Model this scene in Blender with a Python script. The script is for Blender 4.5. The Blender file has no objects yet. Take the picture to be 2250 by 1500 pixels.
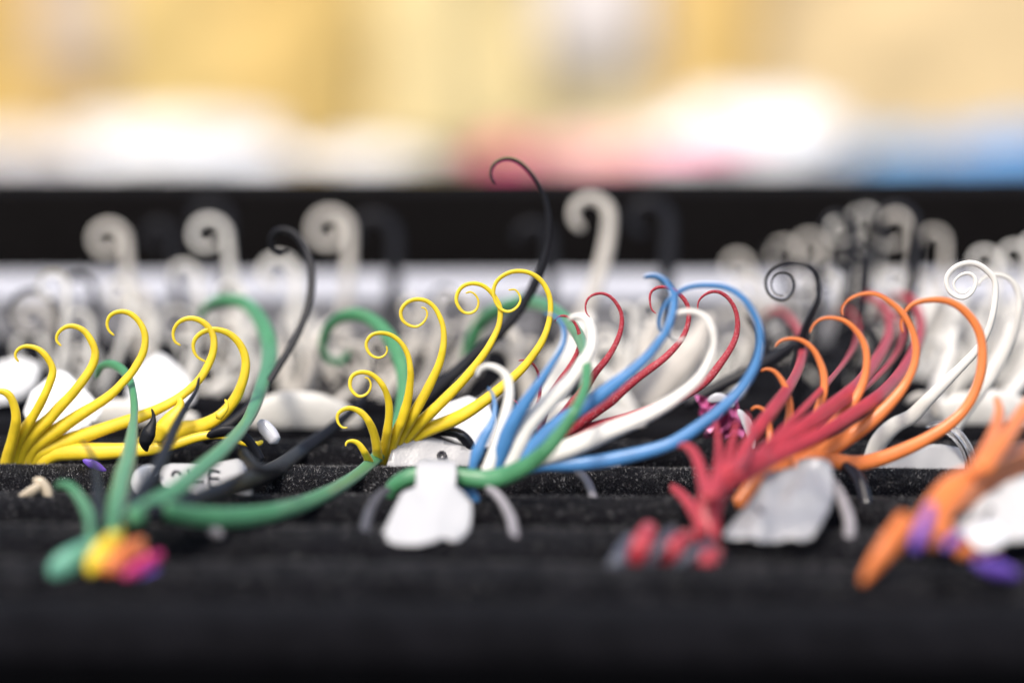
import bpy, bmesh, math, random
import numpy as np
from mathutils import Vector, noise

random.seed(7)
rng = np.random.default_rng(7)
R = math.radians
S = bpy.context.scene
COL = S.collection

# ------------------------------------------------------------------ camera
F = 85 / 36 * 2250                 # focal length in photo pixels
PITCH = R(10.56)
CAM = Vector((0, 0, 0.1038))       # metres; z = 0 is the crest of the velvet rolls
FWD = Vector((0, math.cos(PITCH), -math.sin(PITCH)))
UP = Vector((0, math.sin(PITCH), math.cos(PITCH)))
RIGHT = Vector((1, 0, 0))
cd = bpy.data.cameras.new('camera')
cam = bpy.data.objects.new('camera', cd)
COL.objects.link(cam)
cam.location = CAM
cam.rotation_euler = (math.pi / 2 - PITCH, 0, 0)
cd.lens = 85
cd.sensor_width = 36
cd.clip_start = 0.01
cd.clip_end = 100
cd.dof.use_dof = True
cd.dof.focus_distance = 0.4405
cd.dof.aperture_fstop = 4.0
S.camera = cam

# ------------------------------------------------------------------ daylight
SUN_EL, SUN_AZ = R(58), R(212)     # azimuth the light comes from, clockwise from +Y
w = bpy.data.worlds.new('World')
S.world = w
w.use_nodes = True
nt = w.node_tree
sky = nt.nodes.new('ShaderNodeTexSky')
sky.sky_type = 'NISHITA'
sky.sun_disc = False
sky.sun_elevation = SUN_EL
sky.sun_rotation = SUN_AZ
sky.air_density = 1.0
sky.dust_density = 4.0
sky.ozone_density = 1.0
nt.links.new(sky.outputs[0], nt.nodes['Background'].inputs[0])
nt.nodes['Background'].inputs[1].default_value = 0.13
ld = bpy.data.lights.new('sun', 'SUN')
ld.energy = 1.5
ld.angle = R(14)
ld.color = (1.0, 0.95, 0.87)
sun = bpy.data.objects.new('sun', ld)
COL.objects.link(sun)
sdir = Vector((math.sin(SUN_AZ) * math.cos(SUN_EL), math.cos(SUN_AZ) * math.cos(SUN_EL), math.sin(SUN_EL)))
sun.rotation_euler = (-sdir).to_track_quat('-Z', 'Y').to_euler()
sun.location = (0, 0, 3)
S.view_settings.view_transform = 'Standard'
S.view_settings.look = 'None'
S.view_settings.exposure = 0.8
S.view_settings.gamma = 1

# ------------------------------------------------------------------ helpers
def P(px, py, d):
    """point of the place seen at photo pixel (px, py), d metres down the camera axis"""
    px, py, d = float(px), float(py), float(d)
    return CAM + d * (FWD + RIGHT * ((px - 1125) / F) + UP * ((750 - py) / F))

def link(name, me, m=None, parent=None, label=None, kind=None):
    o = bpy.data.objects.new(name, me)
    COL.objects.link(o)
    if m is not None:
        me.materials.append(m)
    if parent is not None:
        o.parent = parent
        o.matrix_parent_inverse = parent.matrix_world.inverted()
    if label:
        o['label'] = label
    if kind:
        o['kind'] = kind
    return o

def thing(name, label, cat, loc, group=None):
    o = bpy.data.objects.new(name, None)
    COL.objects.link(o)
    o.location = loc
    o.empty_display_size = 0.005
    o['label'] = label
    o['category'] = cat
    if group:
        o['group'] = group
    bpy.context.view_layer.update()
    return o

def tag_obj(o, label, cat, group=None):
    o['label'] = label
    o['category'] = cat
    if group:
        o['group'] = group
    return o

def mesh(name, vs, fs, smooth=True):
    me = bpy.data.meshes.new(name)
    me.from_pydata([tuple(v) for v in vs], [], fs)
    me.update()
    if smooth:
        me.polygons.foreach_set('use_smooth', [True] * len(me.polygons))
    return me

def lin(c):
    return tuple(((x / 255) / 12.92 if x / 255 <= .04045 else ((x / 255 + .055) / 1.055) ** 2.4) for x in c)

def mat(name, col, rough=.5, var=.12, bump=.15, scale=900, spec=.5, sss=0, sheen=0, metal=0, speck=0, coat=0, trans=0, strands=0):
    m = bpy.data.materials.new(name)
    m.use_nodes = True
    n, l = m.node_tree.nodes, m.node_tree.links
    b = n['Principled BSDF']
    tc = n.new('ShaderNodeTexCoord')
    no = n.new('ShaderNodeTexNoise')
    no.inputs['Scale'].default_value = scale * .25
    no.inputs['Detail'].default_value = 6
    l.new(tc.outputs['Object'], no.inputs['Vector'])
    ramp = n.new('ShaderNodeValToRGB')
    ramp.color_ramp.elements[0].position = .3
    ramp.color_ramp.elements[1].position = .7
    ramp.color_ramp.elements[0].color = tuple(c * (1 - var) for c in col) + (1,)
    ramp.color_ramp.elements[1].color = tuple(min(1, c * (1 + var * .6)) for c in col) + (1,)
    l.new(no.outputs['Fac'], ramp.inputs['Fac'])
    out = ramp.outputs['Color']
    n2 = n.new('ShaderNodeTexNoise')
    n2.inputs['Scale'].default_value = scale * 3
    n2.inputs['Detail'].default_value = 3
    l.new(tc.outputs['Object'], n2.inputs['Vector'])
    if speck:
        r2 = n.new('ShaderNodeValToRGB')
        r2.color_ramp.elements[0].position = .52
        r2.color_ramp.elements[1].position = .68
        r2.color_ramp.elements[0].color = (0, 0, 0, 1)
        r2.color_ramp.elements[1].color = (speck, speck, speck, 1)
        l.new(n2.outputs['Fac'], r2.inputs['Fac'])
        mx = n.new('ShaderNodeMix')
        mx.data_type = 'RGBA'
        l.new(r2.outputs['Color'], mx.inputs['Factor'])
        l.new(out, mx.inputs['A'])
        mx.inputs['B'].default_value = tuple(min(1, c * .6 + .35) for c in col) + (1,)
        out = mx.outputs['Result']
    l.new(out, b.inputs['Base Color'])
    b.inputs['Roughness'].default_value = rough
    b.inputs['Specular IOR Level'].default_value = spec
    b.inputs['Metallic'].default_value = metal
    b.inputs['Sheen Weight'].default_value = sheen
    b.inputs['Sheen Roughness'].default_value = .5
    b.inputs['Coat Weight'].default_value = coat
    b.inputs['Coat Roughness'].default_value = .1
    b.inputs['Transmission Weight'].default_value = trans
    if sss:
        b.inputs['Subsurface Weight'].default_value = sss
        b.inputs['Subsurface Radius'].default_value = (.0012, .0009, .0006)
        b.inputs['Subsurface Scale'].default_value = 1
    if bump:
        bp = n.new('ShaderNodeBump')
        bp.inputs['Strength'].default_value = bump
        bp.inputs['Distance'].default_value = .0002
        l.new(n2.outputs['Fac'], bp.inputs['Height'])
        l.new(bp.outputs['Normal'], b.inputs['Normal'])
    return m

M = {
    'yellow': mat('yellow_resin', (.83, .60, .022), .34, .16, .12, sheen=0.08, sss=.12),
    'red': mat('red_resin', (.40, .026, .042), .5, .12, .25, speck=.35),
    'dred': mat('soft_red_resin', (.41, .028, .042), .40, .12, .1, sheen=0.07),
    'green': mat('green_resin', (.058, .235, .098), .34, .12, .1, sheen=0.18),
    'mint': mat('mint_resin', (.15, .40, .28), .42, .12, .1),
    'blue': mat('blue_resin', (.055, .205, .45), .34, .12, .1, sheen=0.18),
    'orange': mat('orange_resin', (.76, .205, .045), .34, .12, .1, sheen=0.18),
    'salmon': mat('salmon_resin', (.80, .22, .12), .42, .12, .1),
    'magenta': mat('magenta_resin', (.60, .035, .18), .42, .12, .1),
    'purple': mat('purple_resin', (.16, .08, .45), .42, .12, .1),
    'white': mat('white_resin', (.80, .77, .70), .4, .05, .08),
    'bone': mat('bone', (.60, .555, .49), .45, .16, .1),
    'black': mat('black_resin', (.011, .011, .0145), .42, .2, .12, spec=.26),
    'slate': mat('slate_resin', (.075, .08, .105), .45, .2, .12),
    'gloss': mat('gloss_black_rubber', (.012, .012, .016), .16, .2, .03, spec=.6),
    'dark_ring': mat('dark_grey_ring', (.085, .08, .085), .35, .15, .05),
    'grey_ring': mat('grey_ring', (.30, .28, .29), .3, .15, .05),
    'paper': mat('white_tag_paper', (.50, .495, .49), .6, .03, .12, scale=500),
    'silver': mat('brushed_silver_card', (.33, .33, .34), .36, .10, .2, scale=700, metal=.15),
    'ink': mat('black_ink', (.012, .010, .018), .5, .2, 0),
    'clear': mat('clear_plastic', (.9, .88, .88), .08, .03, 0, trans=.75, coat=.5),
    'horn': mat('pale_horn', (.55, .46, .33), .25, .3, .1, coat=.4),
    'foil': mat('pink_foil', (.62, .16, .36), .3, .3, .2, metal=.1, coat=.4),
    'chrome': mat('polished_metal', (.8, .8, .84), .12, .04, 0, metal=1),
    'velvet': mat('black_velvet', (.0056, .0054, .0066), .95, .45, .9, scale=700, spec=.03, sheen=.026),
    'rim': mat('black_tray_rim', (.0014, .0014, .0017), .9, .2, .3, scale=700, spec=.01),
    'cream': mat('cream_bone', (.72, .69, .63), .45, .14, .1),
    'gloss_white': mat('glossy_white_plastic', (.6, .6, .63), .12, .05, 0, coat=.6),
    'bright': mat('bright_white_sticker', (.88, .88, .88), .5, .02, .05),
    'board': mat('white_box_board', (.62, .62, .655), .6, .03, .05, scale=200),
    'case': mat('black_case_leatherette', (.0060, .0052, .0050), .8, .2, .2, spec=.04),
    'box_shade': mat('shaded_box_board', (.26, .255, .265), .7, .06, .1, scale=200),  # white box below the lid, shade on its front painted in as grey
    'cloth_black': mat('black_table_cloth', (.012, .012, .014), .95, .3, .3, spec=.1),
}

def sm(vals, u):
    """smooth piecewise-linear lookup"""
    if not hasattr(vals, '__len__'):
        return vals
    x = u * (len(vals) - 1)
    i = min(int(x), len(vals) - 2)
    return vals[i] + (vals[i + 1] - vals[i]) * (x - i)

def spline(pts, n_per=6):
    a = np.array(pts, float)
    a = np.vstack([2 * a[0] - a[1], a, 2 * a[-1] - a[-2]])
    out = []
    for i in range(1, len(a) - 2):
        p0, p1, p2, p3 = a[i - 1], a[i], a[i + 1], a[i + 2]
        for t in np.linspace(0, 1, n_per, endpoint=False):
            out.append(.5 * ((2 * p1) + (-p0 + p2) * t + (2 * p0 - 5 * p1 + 4 * p2 - p3) * t * t + (-p0 + 3 * p1 - 3 * p2 + p3) * t ** 3))
    out.append(a[-2])
    return np.array(out)

def smooth2(a, it):
    for _ in range(it):
        b = a.copy()
        b[1:-1] = .5 * a[1:-1] + .25 * (a[:-2] + a[2:])
        a = b
    return a

def tube3(C, rad, flat=.82, ridge=.10, nv=12, jit=.03, seed=0, binormal=None):
    """tapered rod along 3-D points C with radii rad, a little flattened and softly ridged"""
    C = np.array(C)
    n = len(C)
    T = np.gradient(C, axis=0)
    T /= np.linalg.norm(T, axis=1)[:, None] + 1e-12
    B0 = np.array(binormal if binormal is not None else FWD)
    vs, fs = [], []
    ang = np.linspace(0, 2 * math.pi, nv, endpoint=False)
    for i in range(n):
        N = np.cross(B0, T[i])
        N /= np.linalg.norm(N) + 1e-12
        Bi = np.cross(T[i], N)
        k = 1 + jit * noise.noise(Vector((i * .16, seed * 3.7, 0)))
        for a in ang:
            rr = rad[i] * k * (1 + ridge * math.cos(3 * a + .5))
            vs.append(C[i] + N * (math.cos(a) * rr) + Bi * (math.sin(a) * rr * flat))
    for i in range(n - 1):
        for j in range(nv):
            k = (j + 1) % nv
            fs.append((i * nv + j, i * nv + k, (i + 1) * nv + k, (i + 1) * nv + j))
    for end, i, s in ((0, 0, -1), (1, n - 1, 1)):
        vs.append(C[i] + T[i] * s * rad[i] * .6)
        c = len(vs) - 1
        for j in range(nv):
            k = (j + 1) % nv
            f = (i * nv + k, i * nv + j, c)
            fs.append(f if end == 0 else f[::-1])
    return vs, fs

SEED = [0]
def rod(name, pts, wid, d, m, parent=None, label=None, flat=.82, ridge=.11, tipround=True, nper=6, jit=.07):
    """rod traced tip -> base through photo pixels; wid in pixels, d in metres along it"""
    SEED[0] += 1
    if m == 'black':
        jit = .03
    a = smooth2(spline(pts, nper), 3)
    seg = np.r_[0, np.cumsum(np.linalg.norm(np.diff(a, axis=0), axis=1))]
    u = seg / seg[-1]
    C, rad = [], []
    for (x, y), uu in zip(a, u):
        dd = sm(d, uu)
        C.append(P(x, y, dd))
        r = sm(wid, uu) / 2 / F * dd
        rad.append(r)
    rad = np.array(rad)
    if tipround:
        q = np.clip(seg / (sm(wid, 0) * .7 + 1), 0, 1)
        rad *= .35 + .65 * np.sqrt(1 - (1 - q) ** 2)
    vs, fs = tube3(C, rad, flat, ridge, seed=SEED[0], jit=jit)
    return link(name, mesh(name, vs, fs), M[m] if isinstance(m, str) else m, parent, label)

def hook(cx, cy, r, base, turn=.75, tight=.5, bend=.5):
    """points of a curl round (cx, cy) opening on its right side into a stem that runs down to base"""
    pts = []
    k = max(6, int(turn * 14))
    for i in range(k + 1):
        t = 1 - i / k
        a = t * turn * 2 * math.pi
        rr = r * (1 - (1 - tight) * t)
        pts.append((cx + rr * math.cos(a), cy - rr * math.sin(a)))
    x0, y0 = pts[-1]
    bx, by = base
    c1 = (x0 + 2, y0 + (by - y0) * bend)
    for t in (.2, .4, .6, .8, 1):
        pts.append(((1 - t) ** 2 * x0 + 2 * t * (1 - t) * c1[0] + t * t * bx, (1 - t) ** 2 * y0 + 2 * t * (1 - t) * c1[1] + t * t * by))
    return pts

GRP = 'curled earrings set out in the tray'
def earring(label, base, name='earring'):
    return thing(name, label, 'earring', P(*base), GRP)

# ------------------------------------------------------------------ table, tray
def box(vs, fs, x0, x1, y0, y1, z0, z1):
    b = len(vs)
    vs += [(x0, y0, z0), (x1, y0, z0), (x1, y1, z0), (x0, y1, z0), (x0, y0, z1), (x1, y0, z1), (x1, y1, z1), (x0, y1, z1)]
    fs += [tuple(b + i for i in f) for f in ((0, 3, 2, 1), (4, 5, 6, 7), (0, 1, 5, 4), (1, 2, 6, 5), (2, 3, 7, 6), (3, 0, 4, 7))]

def table(name, x0, x1, y0, y1, z, drop):
    """cloth-covered table: a slightly uneven top with the cloth hanging down on all sides"""
    bm = bmesh.new()
    nx, ny = 40, 24
    g = [[bm.verts.new((x0 + (x1 - x0) * i / nx, y0 + (y1 - y0) * j / ny, z + .002 * noise.noise(Vector((i * .3, j * .3, z * 50))))) for i in range(nx + 1)] for j in range(ny + 1)]
    for j in range(ny):
        for i in range(nx):
            bm.faces.new((g[j][i], g[j][i + 1], g[j + 1][i + 1], g[j + 1][i]))
    rim = [g[0][i] for i in range(nx + 1)] + [g[j][nx] for j in range(1, ny + 1)] + [g[ny][i] for i in range(nx - 1, -1, -1)] + [g[j][0] for j in range(ny - 1, 0, -1)]
    low = [bm.verts.new((v.co.x + .012 * math.sin(k * .9), v.co.y + .012 * math.cos(k * .9), z - drop)) for k, v in enumerate(rim)]
    for k in range(len(rim)):
        q = (k + 1) % len(rim)
        bm.faces.new((rim[k], low[k], low[q], rim[q]))
    me = bpy.data.meshes.new(name)
    bm.to_mesh(me)
    bm.free()
    me.polygons.foreach_set('use_smooth', [True] * len(me.polygons))
    return link(name, me, M['cloth_black'], kind='structure')
table('table_top', -.9, .9, .05, .80, -.056, .6)
table('far_table', -1.2, 1.2, 1.58, 2.02, -.112, .5)

def bevel_box(name, dims, loc, m, parent=None, rotx=0, bev=.0015, rotz=0, label=None):
    bm = bmesh.new()
    bmesh.ops.create_cube(bm, size=1)
    for v in bm.verts:
        v.co = Vector((v.co.x * dims[0], v.co.y * dims[1], v.co.z * dims[2]))
    bmesh.ops.bevel(bm, geom=bm.edges[:], offset=bev, segments=3, affect='EDGES', profile=.5)
    me = bpy.data.meshes.new(name)
    bm.to_mesh(me)
    bm.free()
    me.polygons.foreach_set('use_smooth', [False] * len(me.polygons))
    o = link(name, me, M[m])
    o.rotation_euler = (rotx, 0, rotz)
    o.location = loc
    bpy.context.view_layer.update()
    if parent is not None:
        mw = o.matrix_world.copy()
        o.parent = parent
        o.matrix_parent_inverse = parent.matrix_world.inverted()
        o.matrix_world = mw
    if label:
        o['label'] = label
    return o

ROLL_Y0, ROLL_S = .4285, .0215
HALF = .175
TILT = -.022                       # the tray sits turned a little to the camera
tray = thing('display_tray', 'black velvet display tray with padded rolls holding the curled earrings', 'display tray', (0, .42, -.012))
def roll_profile(a):
    """padded roll cross-section, a in 0..1 from the front slot over the crest to the rear slot"""
    t = math.pi * (1 - a)
    c, s = math.cos(t), math.sin(t)
    return .0102 * math.copysign(abs(c) ** .75, c), -.011 + .011 * abs(s) ** .62

def roll_point(k, x, a, bumpy=True):
    y, z = roll_profile(a)
    if bumpy:
        z += .00035 * noise.noise(Vector((x * 60, k * 9.1, a * 2))) + .00012 * noise.noise(Vector((x * 300, k * 5, a * 6)))
    return Vector((x, ROLL_Y0 + k * ROLL_S + y + TILT * x, z))

for k in range(-4, 7):
    vs, fs = [], []
    nx, na = 140, 18
    for i in range(nx + 1):
        x = -HALF + 2 * HALF * i / nx
        for j in range(na + 1):
            vs.append(roll_point(k, x, j / na))
    for i in range(nx):
        for j in range(na):
            a = i * (na + 1) + j
            fs.append((a, a + na + 1, a + na + 2, a + 1))
    for i in (0, nx):
        c = [i * (na + 1) + j for j in range(na + 1)]
        fs.append(tuple(c if i == 0 else c[::-1]))
    roll = link('velvet_roll', mesh('velvet_roll', vs, fs), M['velvet'], tray)
bevel_box('tray_base', (2 * HALF + .012, .2365, .034), (0, .449, -.0305), 'case', tray, bev=.001, rotz=TILT)
bevel_box('tray_rim', (2 * HALF + .02, .008, .046), (0, .3275, -.0262), 'rim', tray, bev=.004, rotz=TILT)

# short fibres of the velvet pile, on the rolls near the plane of focus
def pile(ks, n, length, wdt, m, seed, lean=.6, amin=.1, amax=.8):
    r = np.random.default_rng(seed)
    V = np.zeros((n * 3, 3), np.float32)
    for i in range(n):
        k = ks[i % len(ks)]
        x = r.uniform(-.105, .105)
        a = r.uniform(amin, amax)
        p = roll_point(k, x, a)
        q = roll_point(k, x, a + .01, False) - roll_point(k, x, a - .01, False)
        nrm = Vector((0, -q.z, q.y)).normalized()
        clump = noise.noise(Vector((x * 500, a * 14, k * 3 + seed)))
        L = length * r.uniform(.5, 1.25) * (1 + .5 * clump)
        dirv = (nrm + Vector((r.normal(0, lean), r.normal(0, lean) + clump * .5, r.normal(0, lean * .6)))).normalized()
        side = dirv.cross(Vector((r.normal(), r.normal(), r.normal()))).normalized() * wdt * r.uniform(.6, 1.3)
        V[3 * i] = p - side
        V[3 * i + 1] = p + side
        V[3 * i + 2] = p + dirv * L
    me = bpy.data.meshes.new('velvet_pile')
    me.vertices.add(n * 3)
    me.vertices.foreach_set('co', V.ravel())
    me.loops.add(n * 3)
    me.loops.foreach_set('vertex_index', np.arange(n * 3, dtype=np.int32))
    me.polygons.add(n)
    me.polygons.foreach_set('loop_start', np.arange(0, n * 3, 3, dtype=np.int32))
    me.polygons.foreach_set('loop_total', np.full(n, 3, np.int32))
    me.update()
    me.validate()
    return link('velvet_pile', me, m, tray, kind='stuff')
fib = mat('velvet_fibre', (.045, .043, .047), .45, .85, 0, scale=2500, spec=.5, sheen=.1)
fibl = mat('pale_lint', (.42, .41, .40), .6, .6, 0, scale=2500)
pile([-3, -2, -1, -1, 0, 0, 0, 0, 1, 1], 150000, .00055, .000028, fib, 3)
pile([-3, -2, -1, 0, 0, 1], 24000, .0006, .00004, fibl, 5, lean=1.0)

# ------------------------------------------------------------------ boxes behind the tray
dB = .59
zt = P(1125, 660, dB).z
zb = -.056
yb = P(1125, 660, dB).y
back = P(1125, 614, .615)
wb = thing('white_box', 'long white box with a sloping lid behind the velvet tray, its shaded front painted grey', 'box', (0, yb, zb))
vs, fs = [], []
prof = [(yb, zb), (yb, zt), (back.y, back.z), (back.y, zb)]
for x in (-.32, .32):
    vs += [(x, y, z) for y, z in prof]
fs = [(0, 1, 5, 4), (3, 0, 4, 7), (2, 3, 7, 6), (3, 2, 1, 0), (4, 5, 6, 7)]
link('box_body', mesh('box_body', vs, fs, False), M['box_shade'], wb)  # front shade comes from the grey base colour
t = .0012
sl = Vector((0, back.y - yb, back.z - zt)).normalized()
nr = Vector((0, -sl.z, sl.y))
vs = []
for x in (-.321, .321):
    for q in (Vector((0, yb - .001, zt)) + nr * .0003, Vector((0, back.y, back.z)) + nr * .0003):
        vs += [(x, q.y, q.z), (x, q.y + nr.y * t, q.z + nr.z * t)]
fs = [(0, 1, 3, 2), (4, 6, 7, 5), (1, 5, 7, 3), (0, 2, 6, 4), (0, 4, 5, 1), (2, 3, 7, 6)]
link('lid', mesh('lid', vs, fs, False), M['board'], wb)

ct = P(1125, 413, .622)
case = thing('black_case', 'black case standing upright behind the white box', 'case', (0, ct.y + .02, zb))
bevel_box('case_body', (.70, .030, ct.z - zb), (0, ct.y + .0155, (ct.z + zb) / 2), 'case', case, bev=.0012, rotz=.006)
bevel_box('case_lining', (.66, .004, ct.z - zb - .02), (0, ct.y + .034, (ct.z + zb) / 2 - .006), 'velvet', case, bev=.001, rotz=.006)

# ------------------------------------------------------------------ far background: hanging cloths and bundles
def hung_cloth(label, x0, x1, d, col, folds, amp, seed, z0=-.62, z1=.40, rough=.8, gather=.3):
    m = mat('hung_cloth_fabric', col, rough, .10, .1, scale=60)
    d *= 1.95
    a, b = P(x0, 200, d), P(x1, 200, d)
    nx, nz = 90, 60
    vs, fs = [], []
    for j in range(nz + 1):
        v = j / nz
        z = z0 + (z1 - z0) * v
        for i in range(nx + 1):
            u = i / nx
            x = a.x + (b.x - a.x) * u
            ph = u * folds * 2 * math.pi + seed
            y = a.y + amp * math.sin(ph + .8 * math.sin(v * 3 + seed)) * (.6 + .4 * math.sin(v * 2.3 + seed * 2))
            y += amp * 1.3 * noise.noise(Vector((x * 14, z * 16, seed * 4.1))) + amp * .5 * noise.noise(Vector((x * 40, z * 40, seed * 2.2)))
            vs.append((x, y, z))
    n1 = len(vs)
    for j in range(nz):
        for i in range(nx):
            q = j * (nx + 1) + i
            fs.append((q, q + 1, q + nx + 2, q + nx + 1))
    o = link('hanging_cloth', mesh('hanging_cloth', vs, fs), m)
    so = o.modifiers.new('thick', 'SOLIDIFY')
    so.thickness = .0012
    return tag_obj(o, label, 'cloth', 'cloths hanging behind the tables')

hung_cloth('mustard yellow cloth hanging at the far left behind the white heap', -260, 420, 1.34, (.80, .54, .17), 2.2, .010, 1.0)
hung_cloth('golden yellow cloth hanging behind the large white heap', 250, 690, 1.30, (.86, .62, .23), 1.6, .008, 2.2)
hung_cloth('darker gold cloth hanging in a narrow strip left of the pale yellow one', 610, 800, 1.28, (.74, .51, .165), 1.0, .004, 3.1)
hung_cloth('pale yellow cloth hanging above the small white heap', 780, 1180, 1.29, (.92, .74, .37), 1.4, .008, 0.4)
hung_cloth('cream cloth hanging above the pink heap', 1110, 1520, 1.31, (.92, .76, .46), 1.5, .008, 5.0)
hung_cloth('deep gold cloth showing in a strip between the cream and the tan cloths', 1480, 1650, 1.295, (.84, .56, .18), 1.0, .004, 1.9)
hung_cloth('wide tan cloth hanging at the right above the blue heaps', 1560, 2560, 1.315, (.86, .65, .35), 1.8, .006, 4.0)

def bundle(label, cx, cy, wpx, hpx, d, col, seed, lump=.35, name='cloth_bundle', depth=.8, m=None, g='heaps of folded cloth behind the case'):
    m = m or mat('bundle_fabric', col, .75, .06, .1, scale=80)
    d *= 1.75 if d < 1.1 else 2.05
    c = P(cx, cy, d)
    rx, rz = wpx / 2 / F * d, hpx / 2 / F * d
    bm = bmesh.new()
    bmesh.ops.create_icosphere(bm, subdivisions=5, radius=1)
    for v in bm.verts:
        p = v.co.copy()
        k = 1 + lump * noise.noise(p * 1.7 + Vector((seed, 0, 0))) + lump * .45 * noise.noise(p * 4 + Vector((0, seed, 0))) + lump * .2 * abs(noise.noise(p * 9 + Vector((0, seed, 5))))
        v.co = Vector((p.x * rx * k, p.y * rx * depth * k, p.z * rz * k))
    me = bpy.data.meshes.new(name)
    bm.to_mesh(me)
    bm.free()
    me.polygons.foreach_set('use_smooth', [True] * len(me.polygons))
    o = link(name, me, m)
    o.location = c
    return tag_obj(o, label, 'cloth heap', g)

W = (.93, .92, .90)
bundle('pale grey white heap at the far left edge above the black case', 40, 355, 300, 110, .93, (.74, .71, .69), 1.0)
bundle('largest white heap left of the middle above the black case', 370, 345, 540, 150, .96, W, 2.3)
bundle('small white heap beside the large white one, left of the pink cloth', 810, 375, 280, 75, .92, W, 3.9)
bundle('bright white heap right of the middle between pink and blue cloth', 1665, 312, 410, 165, .98, (.9, .9, .89), 5.2)
bundle('pink heap of cloth behind the tall black curl', 1110, 365, 150, 90, .94, (.72, .10, .22), 6.1)
bundle('pale pink heap of cloth in the middle of the row', 1300, 375, 300, 100, 1.0, (.80, .38, .40), 7.7)
bundle('deep pink heap of cloth just left of the bright white heap', 1520, 398, 260, 75, .90, (.74, .06, .18), 8.2)
bundle('smaller blue heap of cloth next to the bright white heap', 1985, 352, 190, 100, .95, (.19, .42, .70), 9.4)
bundle('larger blue heap of cloth at the right edge of the row', 2210, 345, 270, 120, .95, (.17, .39, .70), 10.1)
hung_cloth('short dull beige cloth hanging in front of the mustard one at upper left', 80, 330, 1.322, (.70, .57, .44), 1.0, .003, 11.5, z0=P(0, 165, 2.58).z)
hung_cloth('short lilac white cloth hanging high up in front of the cream one', 1150, 1410, 1.296, (.92, .84, .78), 1.0, .002, 12.5, z0=P(0, 120, 2.52).z)

# ------------------------------------------------------------------ earrings
# --- yellow fan at the left
e = earring('yellow curled fan earring cut by the left edge of the photo', (30, 1045, .452))
Y = .443
B = .451
def curls(e, m, lst, d, name='curl', **k):
    for pts, wid in lst:
        if m == 'yellow':
            wid = [q * 1.1 for q in wid]
        if m == 'dred':
            wid = [q * .86 for q in wid]
        rod(name, pts, wid, d, m, e, **k)
curls(e, 'yellow', [
    ([(-30, 885), (-20, 866), (0, 858), (22, 868), (34, 898), (36, 928), (30, 960), (20, 1000), (12, 1045)], (6, 15, 20, 24, 30)),
    ([(41, 795), (33, 781), (41, 766), (61, 760), (86, 767), (105, 786), (117, 811), (113, 833), (102, 861), (86, 894), (66, 927), (47, 955), (33, 985), (24, 1045)], (4, 11, 17, 18, 28, 34)),
    ([(135, 760), (124, 748), (128, 731), (144, 718), (163, 716), (185, 726), (201, 748), (210, 772), (207, 795), (196, 817), (179, 841), (157, 869), (130, 897), (108, 922), (86, 941), (63, 966), (45, 997), (34, 1045)], (4, 11, 17, 19, 23, 32, 36)),
    ([(251, 737), (239, 726), (235, 709), (243, 692), (262, 684), (284, 687), (304, 703), (317, 726), (320, 750), (315, 775), (304, 797), (290, 819), (270, 841), (246, 866), (215, 888), (179, 910), (149, 930), (121, 949), (91, 968), (66, 992), (48, 1045)], (4, 11, 16, 17, 24, 32, 38)),
    ([(397, 759), (384, 750), (380, 731), (389, 711), (408, 700), (431, 700), (453, 712), (468, 734), (471, 759), (466, 784), (455, 808), (442, 830), (420, 853), (392, 875), (359, 894), (317, 913), (276, 927), (235, 941), (193, 955), (155, 968), (110, 984), (80, 1000), (58, 1045)], (4, 11, 16, 17, 22, 28, 32, 36)),
    ([(453, 795), (433, 784), (424, 764), (428, 745), (442, 731), (464, 723), (489, 726), (511, 737), (530, 759), (540, 786), (540, 814), (533, 841), (522, 869), (505, 894), (483, 916), (455, 932), (428, 942), (390, 950), (345, 968), (300, 982)], (4, 9, 14, 18, 22, 28, 46, 30)),
    ([(577, 968), (570, 974), (553, 976), (530, 971), (500, 959), (470, 955), (430, 962), (390, 975), (340, 987), (280, 990), (220, 993), (160, 992), (110, 1000), (70, 1045)], (9, 17, 20, 26, 34, 36, 36)),
], [Y, Y, .444, .447, B])
rod('barb', [(494, 877), (499, 886), (496, 899), (480, 915)], (5, 12, 22), .4415, 'yellow', e)
rod('barb', [(394, 872), (398, 890), (385, 915), (365, 940), (348, 968)], (10, 24, 38, 44, 20), .4425, 'yellow', e)
e = earring('black barbed stem coiled round the yellow fan at the left', (330, 985, .442))
rod('curl', [(333, 897), (338, 912), (336, 930), (326, 955), (320, 975), (323, 990)], (4, 9, 20, 34, 30, 8), .438, 'black', e)
rod('curl', [(455, 958), (480, 948), (510, 945), (540, 960), (560, 985), (572, 1010)], (16, 26, 22, 20, 24), .437, 'black', e)

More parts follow.
